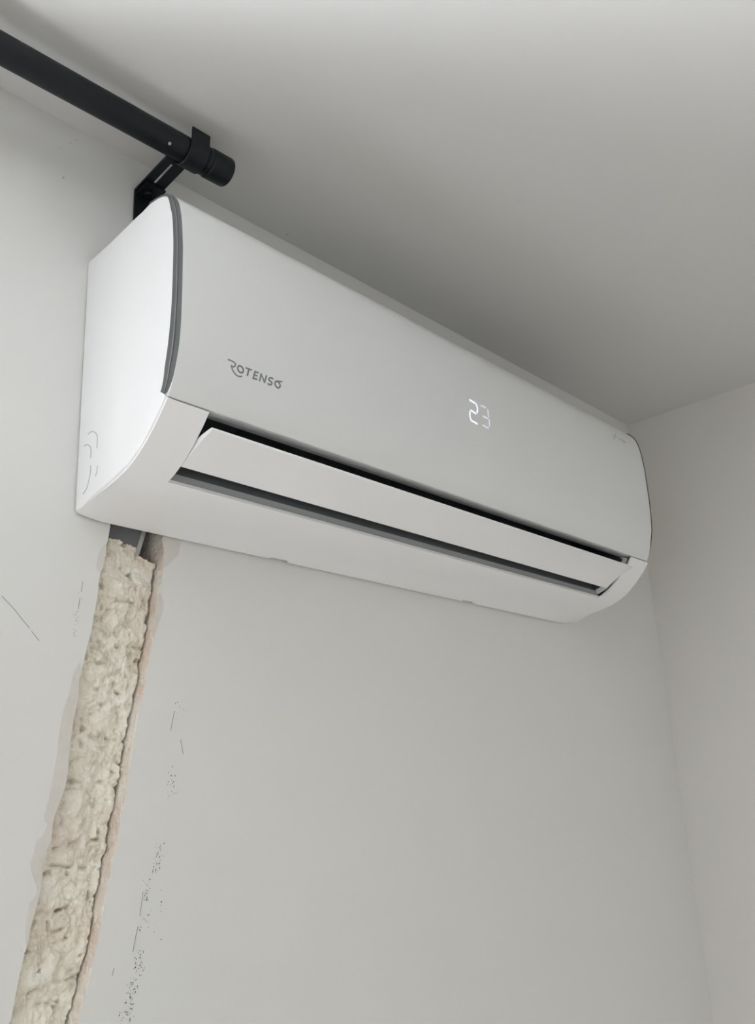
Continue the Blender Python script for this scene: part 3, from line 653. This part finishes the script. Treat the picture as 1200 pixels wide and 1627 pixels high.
# end walls reach forward to the fascia
for r, x in ((a, S0 - 0.001), (b, S1 + 0.001)):
    front = [bm.verts.new(P(x, d, z)) for d, z in ((.0780,.3400),(.0935,.3445),(.1095,.3560),(.1235,.3690),(.1310,.3770),(.1270,.3815))]
    rim = [bm.verts.new(P(x, d, z)) for d, z in ((.0790,.3320),(.0975,.3375),(.1150,.3495),(.1320,.3655),(.1400,.3770),(.1330,.3806))]
    bm.faces.new(r + front)
    for k in range(5): bm.faces.new((front[k], front[k+1], rim[k+1], rim[k])).material_index = 1
link('air_outlet', bm, [M_DARK, M_WHITE], ac, angle=50)
bm = bmesh.new()
sect = [(.0779,.3388),(.0770,.3408),(.0748,.3455),(.0725,.3500),(.0700,.3540),(.0665,.3530),(.0700,.3450),(.0755,.3350)]
a = [bm.verts.new(P(S0 + 0.0005, d, z)) for d, z in sect]; b = [bm.verts.new(P(S1 - 0.0005, d, z)) for d, z in sect]
for i in range(len(sect)): bm.faces.new((a[i], a[(i+1) % len(sect)], b[(i+1) % len(sect)], b[i]))
bm.faces.new(a); bm.faces.new(b[::-1])
link('outlet_throat_shade', bm, M_THROAT_SHADE, ac, angle=60)
# horizontal blade and upright vanes inside
bm = bmesh.new()
v = box(bm, S0 + 0.002, S1 - 0.002, -0.118, -0.096, 0.3700 + ZC, 0.3725 + ZC)
for q in v:
    if q.co.y < -0.11: q.co.z -= 0.006
o = link('inner_blade', bm, M_DGREY, ac, smooth=False)
for k in range(14):
    x = S0 + 0.03 + (S1 - S0 - 0.06) * k / 13
    bm = bmesh.new()
    pr = [(.098,.385),(.092,.362),(.080,.352),(.062,.366),(.060,.400),(.085,.405)]
    a = [bm.verts.new(P(x, d, z)) for d, z in pr]; b = [bm.verts.new(P(x + 0.0015, d, z)) for d, z in pr]
    for i in range(6): bm.faces.new((a[i], a[(i+1) % 6], b[(i+1) % 6], b[i]))
    bm.faces.new(a); bm.faces.new(b[::-1])
    link('upright_vane', bm, M_DGREY, ac, smooth=False)

# the louver flap, tilted open
bm = bmesh.new()
fo = smooth_path([Vector(p) for p in ((.1500,.3592),(.1395,.3556),(.1262,.3502),(.1130,.3435),(.1015,.3368))], 18)
fi = []
for i, q in enumerate(fo):
    t = (fo[min(17, i+1)] - fo[max(0, i-1)]).normalized(); nrm = Vector((t.y, -t.x))
    if nrm.y < 0: nrm = -nrm
    u = i / 17
    fi.append(q + nrm * (0.0030 + 0.0035 * math.sin(math.pi * u)))
secf = [(p.x, p.y) for p in fo] + [(p.x, p.y) for p in fi[::-1]]
F0, F1 = S0 + 0.0014, S1 - 0.0060
a = [bm.verts.new(P(F0, d, z)) for d, z in secf]; b = [bm.verts.new(P(F1, d, z)) for d, z in secf]
for i in range(len(secf)): bm.faces.new((a[i], a[(i+1) % len(secf)], b[(i+1) % len(secf)], b[i]))
bm.faces.new(a); bm.faces.new(b[::-1])
flap = link('louver_flap', bm, M_WHITE, ac, angle=35); bevel_mod(flap, 0.0008, 2, 50)
for x in (S0 + 0.0006, S1 - 0.006, 0.78, 1.03):
    bm = bmesh.new()
    box(bm, x, x + 0.004, -0.112, -0.098, 0.3435 + ZC, 0.362 + ZC)
    link('hinge_arm', bm, M_LIP if x < 0.6 or x > 1.2 else M_DGREY, flap, smooth=False)
# chassis behind, on the wall
bm = bmesh.new()
box(bm, XL + 0.10, XE - 0.02, -0.030, -0.0005, 0.330 + ZC, 0.575 + ZC)
link('back_chassis', bm, M_DGREY, ac, smooth=False)

# ================================================================ CURTAIN ROD AND BRACKET
rod = thing('curtain_rod', 'thick black round curtain rod just below the ceiling, ending in a plain cap', 'curtain rod', P(0.2, 0.089, 0.70))
A0 = P(-0.95, 0.0885, 0.684); A1 = P(0.5680, 0.0905, 0.7110)
ax = (A1 - A0).normalized(); Lr = (A1 - A0).length
bm = bmesh.new(); tube(bm, A0, A0 + ax * (Lr - 0.012), 0.0145, 56)
link('rod_pole', bm, M_BLACK, rod, angle=40)
bm = bmesh.new()
lathe(bm, A0 + ax * (Lr - 0.0305), ax, [(-0.0025,0.0),(-0.0025,.0152),(-0.0005,.0160),(0.0018,.0160),(.0022,.0149),(.0030,.0149),(.0038,.0163),(.0050,.0168),(.0285,.0168),(.0300,.0163),(.0305,.0153),(.0305,0.0)])
link('end_cap', bm, M_BLACK, rod, angle=40)
c = A0 + ax * (Lr - 0.083)
bm = bmesh.new(); dn = (Vector((0, -0.62, -0.78))).normalized(); dn = (dn - ax * dn.dot(ax)).normalized()
lathe(bm, c + dn * 0.0138, dn, [(0, .0018), (.0009, .0018), (.0012, .0013), (.0009, .0006), (.0009, 0)], 14)
link('set_screw', bm, M_SCREW, rod)

br = thing('curtain_bracket', 'black metal curtain bracket on the wall, hooked under the black rod', 'curtain bracket', P(0.52, 0, 0.64))
BX0, BX1 = 0.5068, 0.5330
def strip(bm, path, x0, x1, th):
    n = len(path); rows = []
    for i in range(n):
        t = (path[min(n-1, i+1)] - path[max(0, i-1)]).normalized(); nr = Vector((-t.y, t.x)) * th / 2
        rows.append([bm.verts.new(P(x, *(path[i] + s * nr))) for x, s in ((x0, 1), (x1, 1), (x1, -1), (x0, -1))])
    for r0, r1 in zip(rows, rows[1:]):
        for k in range(4): bm.faces.new((r0[k], r0[(k+1) % 4], r1[(k+1) % 4], r1[k]))
    bm.faces.new(rows[0]); bm.faces.new(rows[-1][::-1])
bm = bmesh.new(); box(bm, BX0, BX1, -0.0030, -0.0002, 0.620 + ZC, 0.7060 + ZC)
o = link('wall_plate', bm, M_BLACK, br, smooth=False); bevel_mod(o, 0.0006)
# telescoping arm: two rails with the slot between them, closed at the ends
arm = [(0.0015, 0.7055), (0.0630, 0.7165)]
def arm_pt(t): return Vector(arm[0]).lerp(Vector(arm[1]), t)
bm = bmesh.new()
for x0, x1, t0, t1 in ((BX0, BX0+0.0100, 0, 1), (BX0+0.0140, BX1, 0, 1), (BX0+0.0100, BX0+0.0140, 0, 0.34), (BX0+0.0100, BX0+0.0140, 0.90, 1)):
    strip(bm, [arm_pt(t0), arm_pt((t0+t1)/2), arm_pt(t1)], x0, x1, 0.0028)
link('bracket_arm', bm, M_BLACK, br, smooth=False)
bm = bmesh.new(); strip(bm, [arm_pt(0.02) + Vector((0, -.0040)), arm_pt(.36) + Vector((0, -.0040))], BX0 + 0.0020, BX1 + 0.0012, 0.0035)
o = link('slide_plate', bm, M_BLACK, br, smooth=False); bevel_mod(o, 0.0006)
bm = bmesh.new(); q = arm_pt(0.17); lathe(bm, P(BX0 + 0.012, q.x, q.y - 0.0055), (0, 0, -1), [(0, .0055), (.003, .0055), (.0042, .0045), (.0042, 0)], 24)
link('bracket_screw', bm, M_BLACK, br)
# cradle round the rod
cy, cz, rr = 0.0902, 0.7098, 0.0164
pts = [Vector((0.0630, 0.7165)), Vector((0.0695, 0.7150))]
for k in range(0, 15):
    an = math.radians(175 + (360 - 175 + 0) * k / 14)
    pts.append(Vector((cy + rr * math.cos(an), cz + rr * math.sin(an))))
pts += [Vector((cy + rr + 0.0002, cz + 0.006)), Vector((cy + rr + 0.0004, cz + 0.0135)), Vector((cy + rr + 0.0010, cz + 0.0195))]
pp = smooth_path(pts, 50)
bm = bmesh.new(); strip(bm, pp, BX0 + 0.001, BX1 - 0.001, 0.0022)
o = link('rod_cradle', bm, M_BLACK, br, angle=45); bevel_mod(o, 0.0015, 2, 60)
